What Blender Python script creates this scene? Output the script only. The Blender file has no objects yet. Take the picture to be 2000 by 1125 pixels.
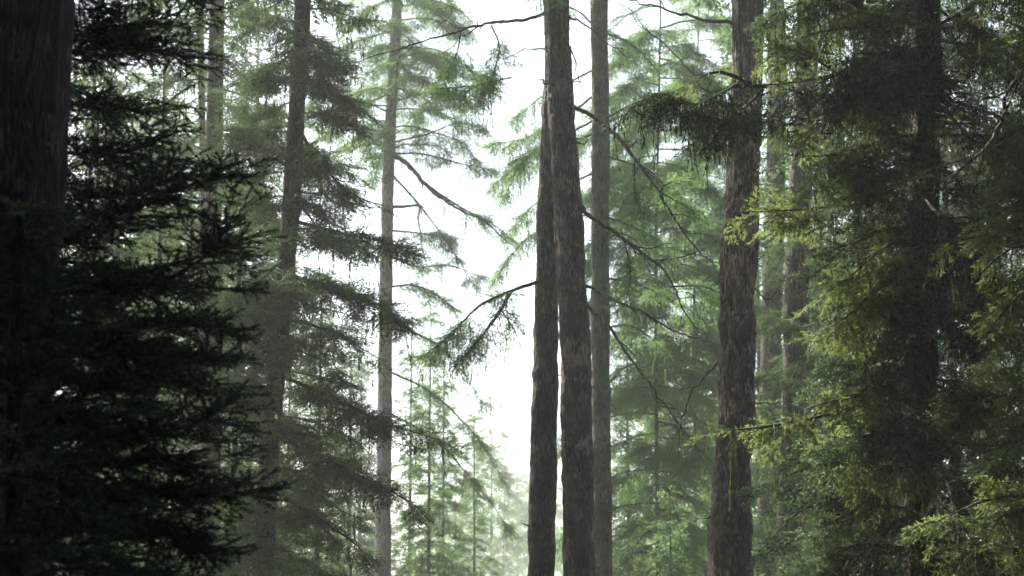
import bpy, math, time
import numpy as np
from mathutils import Matrix, Vector
T0 = time.time()
rng = np.random.default_rng(7)
S = bpy.context.scene
COL = S.collection
R = math.radians

# ------------------------------------------------------------------ camera
PITCH = 10.0
FPX = 3889.0                     # focal length in pixels of a 2000 px wide frame (70 mm)
CAMZ = 1.7
cd = bpy.data.cameras.new('camera'); cam = bpy.data.objects.new('camera', cd); COL.objects.link(cam)
cd.sensor_width = 36; cd.lens = 70; cd.clip_start = .1; cd.clip_end = 6000
cam.location = (0, 0, CAMZ); cam.rotation_euler = (R(90 + PITCH), 0, 0)
cd.dof.use_dof = True; cd.dof.focus_distance = 22; cd.dof.aperture_fstop = 3.2
S.camera = cam

# ------------------------------------------------------------------ light
CLOUD = 7.5
SUN_EL, SUN_AZ = 39.0, -38.0     # azimuth measured from the viewing direction (+Y), negative = left
w = bpy.data.worlds.new('World'); S.world = w; w.use_nodes = True
nt = w.node_tree; bg = nt.nodes['Background']
sky = nt.nodes.new('ShaderNodeTexSky'); sky.sky_type = 'NISHITA'; sky.sun_disc = False
sky.sun_elevation = R(SUN_EL); sky.sun_rotation = R(SUN_AZ)
sky.air_density = 1.0; sky.dust_density = 1.0; sky.ozone_density = 1.0
bg.inputs[1].default_value = .05
# thin bright cloud round the sun: white veil over the blue, strongest on the sun's side of the sky
def wn(kind, **kw):
    n_ = nt.nodes.new(kind)
    for k_, v_ in kw.items(): setattr(n_, k_, v_)
    return n_
geo_ = wn('ShaderNodeTexCoord'); dt_ = wn('ShaderNodeVectorMath', operation='DOT_PRODUCT')
nt.links.new(geo_.outputs['Generated'], dt_.inputs[0])
dt_.inputs[1].default_value = (math.sin(R(SUN_AZ)) * math.cos(R(SUN_EL)), math.cos(R(SUN_AZ)) * math.cos(R(SUN_EL)), math.sin(R(SUN_EL)))
mr_ = wn('ShaderNodeMapRange', interpolation_type='SMOOTHSTEP'); mr_.inputs[1].default_value = .1; mr_.inputs[2].default_value = .8; nt.links.new(dt_.outputs['Value'], mr_.inputs[0])
cn_ = wn('ShaderNodeTexNoise'); cn_.inputs['Scale'].default_value = 2.5; cn_.inputs['Detail'].default_value = 4; nt.links.new(geo_.outputs['Generated'], cn_.inputs['Vector'])
cm_ = wn('ShaderNodeMath', operation='MULTIPLY_ADD'); nt.links.new(cn_.outputs[0], cm_.inputs[0]); cm_.inputs[1].default_value = .8; cm_.inputs[2].default_value = .6
cs_ = wn('ShaderNodeMath', operation='MULTIPLY'); nt.links.new(mr_.outputs[0], cs_.inputs[0]); nt.links.new(cm_.outputs[0], cs_.inputs[1])
cc_ = wn('ShaderNodeVectorMath', operation='SCALE'); cc_.inputs[0].default_value = (CLOUD * .97, CLOUD, CLOUD * .97); nt.links.new(cs_.outputs[0], cc_.inputs['Scale'])
ca_ = wn('ShaderNodeVectorMath', operation='ADD'); nt.links.new(sky.outputs[0], ca_.inputs[0]); nt.links.new(cc_.outputs[0], ca_.inputs[1]); nt.links.new(ca_.outputs[0], bg.inputs[0])
sd = bpy.data.lights.new('sun', 'SUN'); sun = bpy.data.objects.new('sun', sd); COL.objects.link(sun)
sd.energy = 5.0; sd.angle = R(.5); sd.color = (1, .90, .74)
sdir = Vector((math.sin(R(SUN_AZ)) * math.cos(R(SUN_EL)), math.cos(R(SUN_AZ)) * math.cos(R(SUN_EL)), math.sin(R(SUN_EL))))
sun.rotation_euler = sdir.to_track_quat('Z', 'Y').to_euler(); sun.location = (0, 0, 60)
S.view_settings.view_transform = 'Standard'; S.view_settings.look = 'None'
S.view_settings.exposure = 1.55; S.view_settings.gamma = 1.0
S.render.engine = 'CYCLES'
cy = S.cycles
cy.max_bounces = 5; cy.diffuse_bounces = 3; cy.glossy_bounces = 1; cy.transmission_bounces = 3
cy.volume_bounces = 1; cy.transparent_max_bounces = 8
cy.use_adaptive_sampling = True; cy.adaptive_threshold = .02
cy.use_denoising = True
try: cy.denoiser = 'OPENIMAGEDENOISE'; cy.denoising_prefilter = 'ACCURATE'
except Exception: pass
cy.sample_clamp_indirect = 4.0
HAZE = .0010

# ------------------------------------------------------------------ vector helpers
def A3(*v): return np.array(v, float)
def at(px, py, Y):
    """the point of the place that lies Y metres ahead and is seen at (px, py) of the 2000 px photograph"""
    a = (px - 1000) / FPX; b = (562.5 - py) / FPX
    c, s = math.cos(R(PITCH)), math.sin(R(PITCH))
    d = A3(a, c - b * s, s + b * c)
    return A3(0, 0, CAMZ) + d * (Y / d[1])
def nrm(v): return v / (np.linalg.norm(v, axis=-1, keepdims=True) + 1e-9)
def smooth(P, n):
    """Catmull-Rom resample of a polyline to n points"""
    P = np.asarray(P, float)
    if len(P) == 2: 
        u = np.linspace(0, 1, n)[:, None]; return P[0] * (1 - u) + P[1] * u
    Q = np.vstack([2 * P[0] - P[1], P, 2 * P[-1] - P[-2]])
    L = np.r_[0, np.cumsum(np.linalg.norm(np.diff(P, axis=0), axis=1))]
    s = np.linspace(0, L[-1], n); k = np.clip(np.searchsorted(L, s, 'right') - 1, 0, len(P) - 2)
    u = ((s - L[k]) / (L[k + 1] - L[k]))[:, None]
    a, b, c, d = Q[k], Q[k + 1], Q[k + 2], Q[k + 3]
    return .5 * (2 * b + (c - a) * u + (2 * a - 5 * b + 4 * c - d) * u**2 + (3 * b - a - 3 * c + d) * u**3)
def hash2(ix, iy, seed):
    h = (ix.astype(np.int64) * 374761393 + iy.astype(np.int64) * 668265263 + seed * 974634777) & 0xffffffff
    h = ((h ^ (h >> 13)) * 1274126177) & 0xffffffff
    return ((h ^ (h >> 16)) & 0xffff) / 65535.0
def vnoise(x, y, seed, perx):
    """value noise, periodic in x with period perx"""
    x0 = np.floor(x); y0 = np.floor(y); fx = x - x0; fy = y - y0
    fx = fx * fx * (3 - 2 * fx); fy = fy * fy * (3 - 2 * fy)
    a = hash2(x0 % perx, y0, seed); b = hash2((x0 + 1) % perx, y0, seed)
    c = hash2(x0 % perx, y0 + 1, seed); d = hash2((x0 + 1) % perx, y0 + 1, seed)
    return (a * (1 - fx) + b * fx) * (1 - fy) + (c * (1 - fx) + d * fx) * fy

def vnoise3(P, f, seed):
    Q = P * f + 1000.; i = np.floor(Q); q = Q - i; q = q * q * (3 - 2 * q); o = 0
    for dx in (0, 1):
        for dy in (0, 1):
            for dz in (0, 1):
                h = hash2(i[:, 0] + dx + 7919 * (i[:, 2] + dz), i[:, 1] + dy, seed)
                o = o + h * (q[:, 0] if dx else 1 - q[:, 0]) * (q[:, 1] if dy else 1 - q[:, 1]) * (q[:, 2] if dz else 1 - q[:, 2])
    return o
# ------------------------------------------------------------------ materials
def new_mat(name):
    m = bpy.data.materials.new(name); m.use_nodes = True; t = m.node_tree
    for n in list(t.nodes): t.nodes.remove(n)
    out = t.nodes.new('ShaderNodeOutputMaterial'); return m, t, out
def foliage_mat(name, dark, light, trans, rough=.62, amount=.38, gloss=.10):
    """needles: two greens mixed by a slow noise and by each shoot's own tint; part of the light passes through"""
    m, t, out = new_mat(name); N = t.nodes.new; L = t.links.new
    at_ = N('ShaderNodeAttribute'); at_.attribute_name = 'tint'
    tc = N('ShaderNodeTexCoord'); no = N('ShaderNodeTexNoise'); no.inputs['Scale'].default_value = 1.3; no.inputs['Detail'].default_value = 3
    L(tc.outputs['Object'], no.inputs['Vector'])
    ad = N('ShaderNodeMath'); ad.operation = 'MULTIPLY_ADD'; L(no.outputs[0], ad.inputs[0]); ad.inputs[1].default_value = 1.5; ad.inputs[2].default_value = -.75
    a2 = N('ShaderNodeMath'); a2.operation = 'ADD'; a2.use_clamp = True; L(ad.outputs[0], a2.inputs[0]); L(at_.outputs['Fac'], a2.inputs[1])
    mx = N('ShaderNodeMix'); mx.data_type = 'RGBA'; mx.inputs[6].default_value = (*dark, 1); mx.inputs[7].default_value = (*light, 1); L(a2.outputs[0], mx.inputs[0])
    df = N('ShaderNodeBsdfDiffuse'); L(mx.outputs[2], df.inputs[0])
    tr = N('ShaderNodeBsdfTranslucent')
    mt = N('ShaderNodeMix'); mt.data_type = 'RGBA'; mt.inputs[0].default_value = .6; L(mx.outputs[2], mt.inputs[6]); mt.inputs[7].default_value = (*trans, 1); L(mt.outputs[2], tr.inputs[0])
    s1 = N('ShaderNodeMixShader'); s1.inputs[0].default_value = amount; L(df.outputs[0], s1.inputs[1]); L(tr.outputs[0], s1.inputs[2])
    gl = N('ShaderNodeBsdfGlossy'); gl.inputs['Roughness'].default_value = rough; gl.inputs[0].default_value = (.40, .52, .36, 1)
    fr = N('ShaderNodeFresnel'); fr.inputs[0].default_value = 1.4
    fm = N('ShaderNodeMath'); fm.operation = 'MULTIPLY'; L(fr.outputs[0], fm.inputs[0]); fm.inputs[1].default_value = gloss * 1.0
    s2 = N('ShaderNodeMixShader'); L(fm.outputs[0], s2.inputs[0]); L(s1.outputs[0], s2.inputs[1]); L(gl.outputs[0], s2.inputs[2])
    L(s2.outputs[0], out.inputs[0]); return m
def bark_mat(name, deep, mid, flake, moss=None, moss_amt=.0, scale=1.0, bump=1.0):
    """plated bark: furrow colour, plate colour and paler flakes; the geometry stores how proud each point stands"""
    m, t, out = new_mat(name); N = t.nodes.new; L = t.links.new
    tc = N('ShaderNodeTexCoord'); mp = N('ShaderNodeMapping'); mp.inputs['Scale'].default_value = (1, 1, .16); L(tc.outputs['Object'], mp.inputs[0])
    n1 = N('ShaderNodeTexNoise'); n1.inputs['Scale'].default_value = 26 * scale; n1.inputs['Detail'].default_value = 6; n1.inputs['Roughness'].default_value = .65; L(mp.outputs[0], n1.inputs[0])
    n2 = N('ShaderNodeTexNoise'); n2.inputs['Scale'].default_value = 38 * scale; n2.inputs['Detail'].default_value = 4; L(mp.outputs[0], n2.inputs[0])
    mv = N('ShaderNodeMapping'); mv.inputs['Scale'].default_value = (1, 1, .34); L(tc.outputs['Object'], mv.inputs[0])
    wn_ = N('ShaderNodeTexNoise'); wn_.inputs['Scale'].default_value = 7 * scale; L(mv.outputs[0], wn_.inputs[0])
    wm = N('ShaderNodeVectorMath'); wm.operation = 'MULTIPLY_ADD'; L(wn_.outputs['Color'], wm.inputs[0]); wm.inputs[1].default_value = (.12, .12, .12); L(mv.outputs[0], wm.inputs[2])
    vo = N('ShaderNodeTexVoronoi'); vo.feature = 'DISTANCE_TO_EDGE'; vo.inputs['Scale'].default_value = 17 * scale; L(wm.outputs[0], vo.inputs['Vector'])
    vc = N('ShaderNodeMapRange'); vc.inputs[1].default_value = .0; vc.inputs[2].default_value = .22; vc.inputs[3].default_value = -.75; vc.inputs[4].default_value = .15; L(vo.outputs['Distance'], vc.inputs[0])
    rd = N('ShaderNodeAttribute'); rd.attribute_name = 'ridge'
    r1 = N('ShaderNodeMapRange'); r1.inputs[1].default_value = .25; r1.inputs[2].default_value = .75; L(rd.outputs['Fac'], r1.inputs[0])
    ad = N('ShaderNodeMath'); ad.operation = 'MULTIPLY_ADD'; L(n1.outputs[0], ad.inputs[0]); ad.inputs[1].default_value = 3.2; ad.inputs[2].default_value = -1.7
    sm = N('ShaderNodeMath'); sm.operation = 'ADD'; sm.use_clamp = True; a3 = N('ShaderNodeMath'); a3.operation = 'ADD'; L(ad.outputs[0], a3.inputs[0]); L(vc.outputs[0], a3.inputs[1]); L(a3.outputs[0], sm.inputs[0]); L(r1.outputs[0], sm.inputs[1])
    c1 = N('ShaderNodeMix'); c1.data_type = 'RGBA'; c1.inputs[6].default_value = (*deep, 1); c1.inputs[7].default_value = (*mid, 1); L(sm.outputs[0], c1.inputs[0])
    n4 = N('ShaderNodeTexNoise'); n4.inputs['Scale'].default_value = 2.6; n4.inputs['Detail'].default_value = 3; L(tc.outputs['Object'], n4.inputs[0])
    pm = N('ShaderNodeMath'); pm.operation = 'MULTIPLY_ADD'; L(n4.outputs[0], pm.inputs[0]); pm.inputs[1].default_value = 1.0; pm.inputs[2].default_value = -.51
    ps = N('ShaderNodeMath'); ps.operation = 'ADD'; L(pm.outputs[0], ps.inputs[0]); L(n2.outputs[0], ps.inputs[1])
    f1 = N('ShaderNodeMapRange'); f1.inputs[1].default_value = .56; f1.inputs[2].default_value = .66; L(ps.outputs[0], f1.inputs[0])
    c2 = N('ShaderNodeMix'); c2.data_type = 'RGBA'; L(f1.outputs[0], c2.inputs[0]); L(c1.outputs[2], c2.inputs[6]); c2.inputs[7].default_value = (*flake, 1)
    col = c2.outputs[2]
    if moss:
        n3 = N('ShaderNodeTexNoise'); n3.inputs['Scale'].default_value = 1.7; n3.inputs['Detail'].default_value = 8; n3.inputs['Roughness'].default_value = .7; L(tc.outputs['Object'], n3.inputs[0])
        f2 = N('ShaderNodeMapRange'); f2.inputs[1].default_value = .60 - moss_amt * .3; f2.inputs[2].default_value = .68 - moss_amt * .3; L(n3.outputs[0], f2.inputs[0])
        c3 = N('ShaderNodeMix'); c3.data_type = 'RGBA'; L(f2.outputs[0], c3.inputs[0]); L(col, c3.inputs[6]); c3.inputs[7].default_value = (*moss, 1); col = c3.outputs[2]
    p = N('ShaderNodeBsdfPrincipled'); L(col, p.inputs['Base Color']); p.inputs['Roughness'].default_value = .75; p.inputs['Specular IOR Level'].default_value = .35
    bp = N('ShaderNodeBump'); bp.inputs['Strength'].default_value = bump; bp.inputs['Distance'].default_value = .03; L(a3.outputs[0], bp.inputs['Height']); L(bp.outputs[0], p.inputs['Normal'])
    L(p.outputs[0], out.inputs[0]); return m
M = {}
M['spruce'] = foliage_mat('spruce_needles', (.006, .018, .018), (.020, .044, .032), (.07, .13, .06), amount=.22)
M['fir'] = foliage_mat('fir_needles', (.010, .026, .020), (.034, .062, .034), (.20, .31, .12), amount=.38)
M['hemlock'] = foliage_mat('hemlock_needles', (.028, .070, .038), (.072, .135, .056), (.32, .50, .18), amount=.58)
M['sunlit_yellowgreen'] = foliage_mat('fir_needles_sunlit_tint', (.014, .034, .016), (.050, .086, .034), (.37, .50, .14), amount=.44)  # brighter copy of the fir needles, sunlight on the boughs put into the colour
M['moss'] = foliage_mat('hanging_moss', (.014, .022, .012), (.070, .078, .034), (.24, .27, .10), amount=.36, gloss=.05)
M['bark'] = bark_mat('furrowed_bark', (.008, .008, .008), (.085, .072, .062), (.24, .20, .16), (.05, .06, .025), .05)
M['bark_red'] = bark_mat('red_brown_bark', (.008, .006, .006), (.115, .078, .060), (.38, .27, .19), (.05, .05, .02), .0)
M['bark_moss'] = bark_mat('mossy_bark', (.03, .028, .02), (.10, .09, .06), (.16, .15, .10), (.085, .11, .04), .35)
M['bark_misted'] = bark_mat('mist_lightened_bark', (.20, .19, .17), (.36, .35, .32), (.46, .45, .42), (.10, .12, .06), .1)  # pale far bark, lightened further so its colour stands in for mist
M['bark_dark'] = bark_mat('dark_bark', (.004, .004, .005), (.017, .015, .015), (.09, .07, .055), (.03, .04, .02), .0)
M['twig'] = bark_mat('twig_bark', (.02, .018, .014), (.07, .058, .042), (.14, .12, .09), (.08, .09, .03), .2, bump=.2)

# ------------------------------------------------------------------ mesh assembly
class Geo:
    def __init__(s): s.v = []; s.t = []; s.m = []; s.a = []; s.n = 0
    def add(s, V, F, mi=0, tint=None):
        s.v.append(V.astype(np.float32)); s.t.append((F + s.n).astype(np.int32)); s.m.append(np.full(len(F), mi, np.int32))
        s.a.append((np.full(len(V), .5) if tint is None else tint).astype(np.float32)); s.n += len(V)
    def mesh(s, name, mats, attr='tint', smooth_mi=(), origin=None):
        V = np.concatenate(s.v); F = np.concatenate(s.t); MI = np.concatenate(s.m); A = np.concatenate(s.a)
        if origin is not None: V = V - np.asarray(origin, np.float32)
        me = bpy.data.meshes.new(name); nf = len(F); k = F.shape[1]
        me.vertices.add(len(V)); me.vertices.foreach_set('co', V.ravel())
        me.loops.add(nf * k); me.loops.foreach_set('vertex_index', F.ravel())
        me.polygons.add(nf); me.polygons.foreach_set('loop_start', np.arange(0, nf * k, k, dtype=np.int32))
        for m_ in mats: me.materials.append(m_)
        me.polygons.foreach_set('material_index', MI)
        me.polygons.foreach_set('use_smooth', np.isin(MI, smooth_mi))
        me.attributes.new(attr, 'FLOAT', 'POINT').data.foreach_set('value', A)
        me.update(calc_edges=True); return me
def tubes(g, P, r, sides=3, mi=1):
    """P (B,K,3) polylines, r (B,K) radii -> tapered tubes"""
    B, K, _ = P.shape
    T = np.empty_like(P); T[:, 1:-1] = P[:, 2:] - P[:, :-2]; T[:, 0] = P[:, 1] - P[:, 0]; T[:, -1] = P[:, -1] - P[:, -2]; T = nrm(T)
    ref = np.where(np.abs(T[..., 2:3]) > .9, A3(1, 0, 0), A3(0, 0, 1)); U = nrm(np.cross(T, ref)); W = np.cross(T, U)
    th = np.arange(sides) * 2 * math.pi / sides
    V = P[:, :, None] + r[:, :, None, None] * (U[:, :, None] * np.cos(th)[:, None] + W[:, :, None] * np.sin(th)[:, None])
    base = (np.arange(B)[:, None, None] * K + np.arange(K - 1)[None, :, None]) * sides
    j = np.arange(sides)[None, None]; j2 = (j + 1) % sides
    a, b, c, d = base + j, base + j2, base + sides + j2, base + sides + j
    F = np.concatenate([np.stack([a, b, c], -1).reshape(-1, 3), np.stack([a, c, d], -1).reshape(-1, 3)])
    g.add(V.reshape(-1, 3), F, mi)

# ------------------------------------------------------------------ shoot templates (unit length along +Z, flat side facing +Y)
def leaves(base, tip, width, face):
    """one thin triangle per needle"""
    d = nrm(tip - base); s = nrm(np.cross(d, face)) * width[:, None] * .5
    V = np.stack([base - s, base + s, tip], 1).reshape(-1, 3); F = np.arange(len(V)).reshape(-1, 3); return V, F
def tpl_brush(n_side, n_needle, nl, nw, flat=.35, rg=None):
    """a twig: central axis and side shoots, each set round with needles"""
    rg = rg or rng; B, D, LN = [A3(0, 0, 0)], [A3(0, 0, 1)], [1.0]
    for i in range(n_side):
        z = (i + .6) / (n_side + 1); sg = 1 if i % 2 else -1; a = R(rg.uniform(38, 60))
        B.append(A3(0, 0, z)); D.append(nrm(A3(sg * math.sin(a), rg.normal(0, .14), math.cos(a)))); LN.append((1 - z) * .62 + .14)
    bs, ts, ws, fs = [], [], [], []
    for b, d, l in zip(B, D, LN):
        k = max(4, int(n_needle * l)); u = (np.arange(k) + rg.random(k)) / k
        ph = rg.random(k) * 2 * math.pi; U = nrm(np.cross(d, A3(0, 1, .01))); W = np.cross(d, U)
        rad = U * np.cos(ph)[:, None] + W * np.sin(ph)[:, None] * flat; rad = nrm(rad)
        p = b + d * (u * l)[:, None]; n = nrm(rad * .8 + d * .75) * (nl * rg.uniform(.7, 1.2, k))[:, None]
        bs.append(p); ts.append(p + n); ws.append(np.full(k, nw)); fs.append(nrm(rg.normal(0, 1, (k, 3)) * .38 + W))
    return leaves(np.concatenate(bs), np.concatenate(ts), np.concatenate(ws), np.concatenate(fs))
def tpl_strand(n, nl, nw, spread):
    """a hanging strand: leaflets close round a wandering line that points along +Z"""
    u = np.sort(rng.random(n)); w1 = rng.normal(0, .05, 2); x = np.sin(u * 5 + rng.random() * 6) * .04 + w1[0] * u; y = np.cos(u * 4 + rng.random() * 6) * .04 + w1[1] * u
    p = np.stack([x, y, u], 1); th = rng.random(n) * 6.283
    d = np.stack([np.cos(th) * spread, np.sin(th) * spread, rng.uniform(.3, 1, n)], 1); d = nrm(d) * (nl * (1.25 - .6 * u) * rng.uniform(.6, 1.3, n))[:, None]
    return leaves(p, p + d, np.full(n, nw) * rng.uniform(.6, 1.3, n), nrm(rng.normal(0, 1, (n, 3))))
TP = {
 'near':   [tpl_brush(4, 165, .080, .017, flat=.9) for _ in range(4)],
 'mid':    [tpl_brush(7, 26, .13, .042) for _ in range(4)],
 'fine':   [tpl_brush(6, 24, .13, .040) for _ in range(4)],
'spray':  [tpl_brush(7, 30, .15, .036, flat=.25) for _ in range(4)],
 'far':    [tpl_brush(4, 7, .28, .11) for _ in range(4)],
 'coarse': [tpl_brush(4, 10, .28, .12) for _ in range(3)],
 'strand': [tpl_strand(26, .16, .045, .35) for _ in range(4)],
 'strand_fine': [tpl_strand(30, .13, .040, .28) for _ in range(4)],
 'strand_far': [tpl_strand(12, .26, .09, .45) for _ in range(4)],
}
def stamp(g, tname, P, D, UP, s, tint, mi=0, wide=None):
    """copy the templates to positions P, pointing along D"""
    tl = TP[tname]; which = rng.integers(0, len(tl), len(P)); D = nrm(D)
    X = nrm(np.cross(UP, D)); Y = np.cross(D, X); wide = np.ones(len(P)) if wide is None else wide
    for k, (TV, TF) in enumerate(tl):
        q = which == k; n = q.sum()
        if not n: continue
        mir = np.where(rng.random(n) < .5, -1, 1) * wide[q]
        V = P[q][:, None] + s[q][:, None, None] * (TV[None, :, 0:1] * (X[q] * mir[:, None])[:, None] + TV[None, :, 1:2] * (Y[q] * wide[q][:, None])[:, None] + TV[None, :, 2:3] * D[q][:, None])
        F = (TF[None] + (np.arange(n) * len(TV))[:, None, None]).reshape(-1, 3)
        g.add(V.reshape(-1, 3), F, mi, np.repeat(tint[q], len(TV)))

# ------------------------------------------------------------------ a bough
STY = {
 # near stiff spruce; heavy fir; airy hemlock; mossy fir; far tree; shade crown
 'near':    dict(bs=.085, sp=.55, ang=(40, 72), tw='near', tl=.32, ts=.085, hang=.08, lift=.10, drape=0, wood=1, clump=(4.0, .36)),
 'fir':     dict(bs=.085, sp=.80, ang=(48, 72), tw='mid', tl=.36, ts=.075, hang=.30, lift=.0, drape=.25, dl=.32, dt='strand_far', wood=1, clump=(2.6, .50)),
 'hemlock': dict(bs=.11, sp=.70, ang=(45, 75), tw='fine', tl=.32, ts=.085, hang=.55, lift=.05, drape=.45, dl=.42, dt='strand', wood=1, clump=(1.9, .47)),
 'mossy':   dict(bs=.072, sp=.42, ang=(45, 75), tw='spray', tl=.34, ts=.10, hang=.70, lift=.02, drape=.6, dl=.34, dt='strand_fine', wood=1, clump=(3.6, .46)),
 'far':     dict(bs=.24, sp=.9, ang=(45, 75), tw='far', tl=.55, ts=.17, hang=.35, lift=.0, drape=.15, dl=.6, dt='strand_far', wood=0, clump=(1.1, .47)),
 'shade':   dict(bs=.32, sp=1.1, ang=(45, 75), tw='coarse', tl=.70, ts=.28, hang=.3, lift=.0, drape=0, wood=0, clump=(.9, .46)),
}
def bough(g, P, style, r0=.02, spread=None, dens=1.0, t0=.12, drape=None, gm=None, tint0=.0, drape_len=None, size=1.0):
    """foliage and fine wood along the polyline P. gm: another Geo for hanging moss"""
    st = dict(STY[style]); sp = spread or st['sp']
    P = np.asarray(P, float); L = np.linalg.norm(np.diff(P, axis=0), axis=1).sum()
    n = max(6, int(L / .10)); C = smooth(P, n)
    C = C + np.cumsum(rng.normal(0, .006, C.shape), 0) * min(1, L / 2)
    rr = r0 * (1 - np.linspace(0, 1, n))**.8 + .003
    tubes(g, C[None], rr[None], 5)
    B = max(3, int(L * (1 - t0) / st['bs'] * dens)); t = t0 + (1 - t0) * (np.arange(B) + rng.random(B) * .9) / B
    t = np.clip(t, 0, .995); f = t * (n - 1); i = f.astype(int); u = (f - i)[:, None]; i2 = np.minimum(i + 1, n - 1)
    pb = C[i] * (1 - u) + C[i2] * u; tb = nrm(C[i2] - C[np.maximum(i - 1, 0)])
    lat = nrm(np.cross(tb, A3(0, 0, 1)) + 1e-4); upv = np.cross(lat, tb)
    sg = np.where(np.arange(B) % 2, 1, -1)[:, None]; a = np.radians(rng.uniform(*st['ang'], B))[:, None]
    bd = nrm(np.cos(a) * tb + np.sin(a) * sg * lat + upv * rng.normal(st['lift'], .16, (B, 1)))
    Lb = sp * np.minimum(1, t * 1.8 + .30) * np.maximum((1 - t), .02)**.55 * rng.uniform(.55, 1.15, B) + .06
    K = 5; uu = np.linspace(0, 1, K)[None, :, None]
    BP = pb[:, None] + bd[:, None] * (Lb[:, None, None] * uu); BP[..., 2] -= st['hang'] * Lb[:, None] * uu[..., 0]**2 * rng.uniform(.4, 1.4, (B, 1))
    if st['wood']:
        tubes(g, BP, np.maximum(r0 * .35 * (1 - .75 * uu[..., 0]) * np.sqrt(Lb / sp)[:, None], .0018), 3)
    # twigs on the side branches, and on the outer part of the main axis
    ns = np.maximum(1, (Lb / st['ts'] * 1.15).astype(int)); q = np.repeat(np.arange(B), ns); N = len(q)
    first = np.r_[0, np.cumsum(ns)[:-1]]; loc = np.arange(N) - first[q]
    u = np.clip((loc + .35 + rng.random(N) * .5) / ns[q], .08, 1)
    fk = u * (K - 1); k0 = np.minimum(fk.astype(int), K - 2); fu = (fk - k0)[:, None]
    p = BP[q, k0] * (1 - fu) + BP[q, k0 + 1] * fu; ax = nrm(BP[q, k0 + 1] - BP[q, k0])
    l2 = nrm(np.cross(ax, A3(0, 0, 1)) + 1e-4); s2 = np.where(loc % 2, 1, -1)[:, None]; a2 = np.radians(rng.uniform(15, 62, N))[:, None]
    d = np.cos(a2) * ax + np.sin(a2) * s2 * l2 + rng.normal(0, .16, (N, 3)); d[:, 2] -= st['hang'] * rng.uniform(0, 1, N)
    na = int(L * 1.6 / st['ts']); ta = .25 + .75 * rng.random(na); ia = (ta * (n - 2)).astype(int)
    pa = C[ia]; da = nrm(C[ia + 1] - C[ia]) + rng.normal(0, .4, (na, 3)); tipd = nrm(C[-1:] - C[-2:-1])
    Pp = np.vstack([p, pa, C[-1:]]); Dd = np.vstack([d, da, tipd]); NN = len(Pp)
    UPV = nrm(np.array([0, 0, 1.]) + rng.normal(0, .28, (NN, 3)))
    cf_, thr = st.get('clump', (3.0, .42)); nz = vnoise3(Pp, cf_, 17) * .65 + vnoise3(Pp, cf_ * 2.7, 18) * .35
    gap = nz + rng.normal(0, .06, NN) > thr
    s = st['tl'] * size * rng.uniform(.6, 1.15, NN); tint = np.clip(rng.normal(.42 + tint0, .22, NN), 0, 1)
    stamp(g, st['tw'], Pp[gap], Dd[gap], UPV[gap], s[gap], tint[gap])
    dr = st['drape'] if drape is None else drape
    if dr > 0:
        m_ = (rng.random(NN) < dr) & (nz > thr - .06); Q = Pp[m_]; k = len(Q)
        if k:
            dd = np.tile(A3(0, 0, -1.), (k, 1)) + rng.normal(0, .13, (k, 3))
            ln = np.minimum((drape_len or st.get('dl', .3)) * rng.gamma(2.6, .34, k), .75); G = gm or g
            stamp(G, st.get('dt', 'strand'), Q, dd, nrm(rng.normal(0, 1, (k, 3))), ln, np.clip(rng.normal(.45, .3, k), 0, 1), wide=np.clip(.28 / (ln + .05), .25, 1.1))

def snag(g, P, r0, twigs=6, tl=.5, sides=6, mi=1):
    """a bare, kinked dead limb with a few bare twigs"""
    P = np.asarray(P, float); L = np.linalg.norm(np.diff(P, axis=0), axis=1).sum(); n = max(8, int(L / .08)); C = smooth(P, n)
    k = rng.normal(0, 1, (n, 3)) * (1 + 3 * (rng.random((n, 1)) < .12)); k = np.cumsum(k - k.mean(0), 0) * .0075; C = C + k - k[0] * 1
    r = r0 * (1 - .8 * np.linspace(0, 1, n)**.9); r *= 1 + rng.normal(0, .06, n)
    tubes(g, C[None], r[None], sides, mi)
    if L > 2:
        for _ in range(3):
            i = rng.integers(n // 4, n - 3); d = nrm(nrm(C[i + 1] - C[i - 1]) + rng.normal(0, .45, 3)); l = L * rng.uniform(.12, .28)
            b = smooth([C[i], C[i] + d * l * .35 + rng.normal(0, .07, 3) * l, C[i] + d * l * .7 + rng.normal(0, .1, 3) * l, C[i] + d * l + A3(0, 0, -.25 * l)], 12)
            b = b + np.cumsum(rng.normal(0, .008, b.shape), 0) * np.linspace(0, 1, 12)[:, None]
            tubes(g, b[None], np.linspace(r[i] * .6, .003, 12)[None], 5, mi)
            for _ in range(4):
                j = rng.integers(3, 11); d2 = nrm(d + rng.normal(0, .8, 3)); l2 = l * rng.uniform(.15, .5)
                tubes(g, smooth([b[j], b[j] + d2 * l2 * .5 + rng.normal(0, .1, 3) * l2, b[j] + d2 * l2], 6)[None], np.linspace(.005, .002, 6)[None], 3, mi)
    for _ in range(twigs):
        i = rng.integers(n // 5, n - 1); d = nrm(nrm(C[min(i + 1, n - 1)] - C[i - 1]) + rng.normal(0, .75, 3)); l = tl * rng.uniform(.25, 1)
        b = smooth([C[i], C[i] + d * l * .5 + rng.normal(0, .05, 3) * l, C[i] + d * l + A3(0, 0, -.2 * l) + rng.normal(0, .08, 3) * l], 8)
        tubes(g, b[None], np.linspace(r[i] * .45 + .001, .0022, 8)[None], 4, mi)

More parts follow.
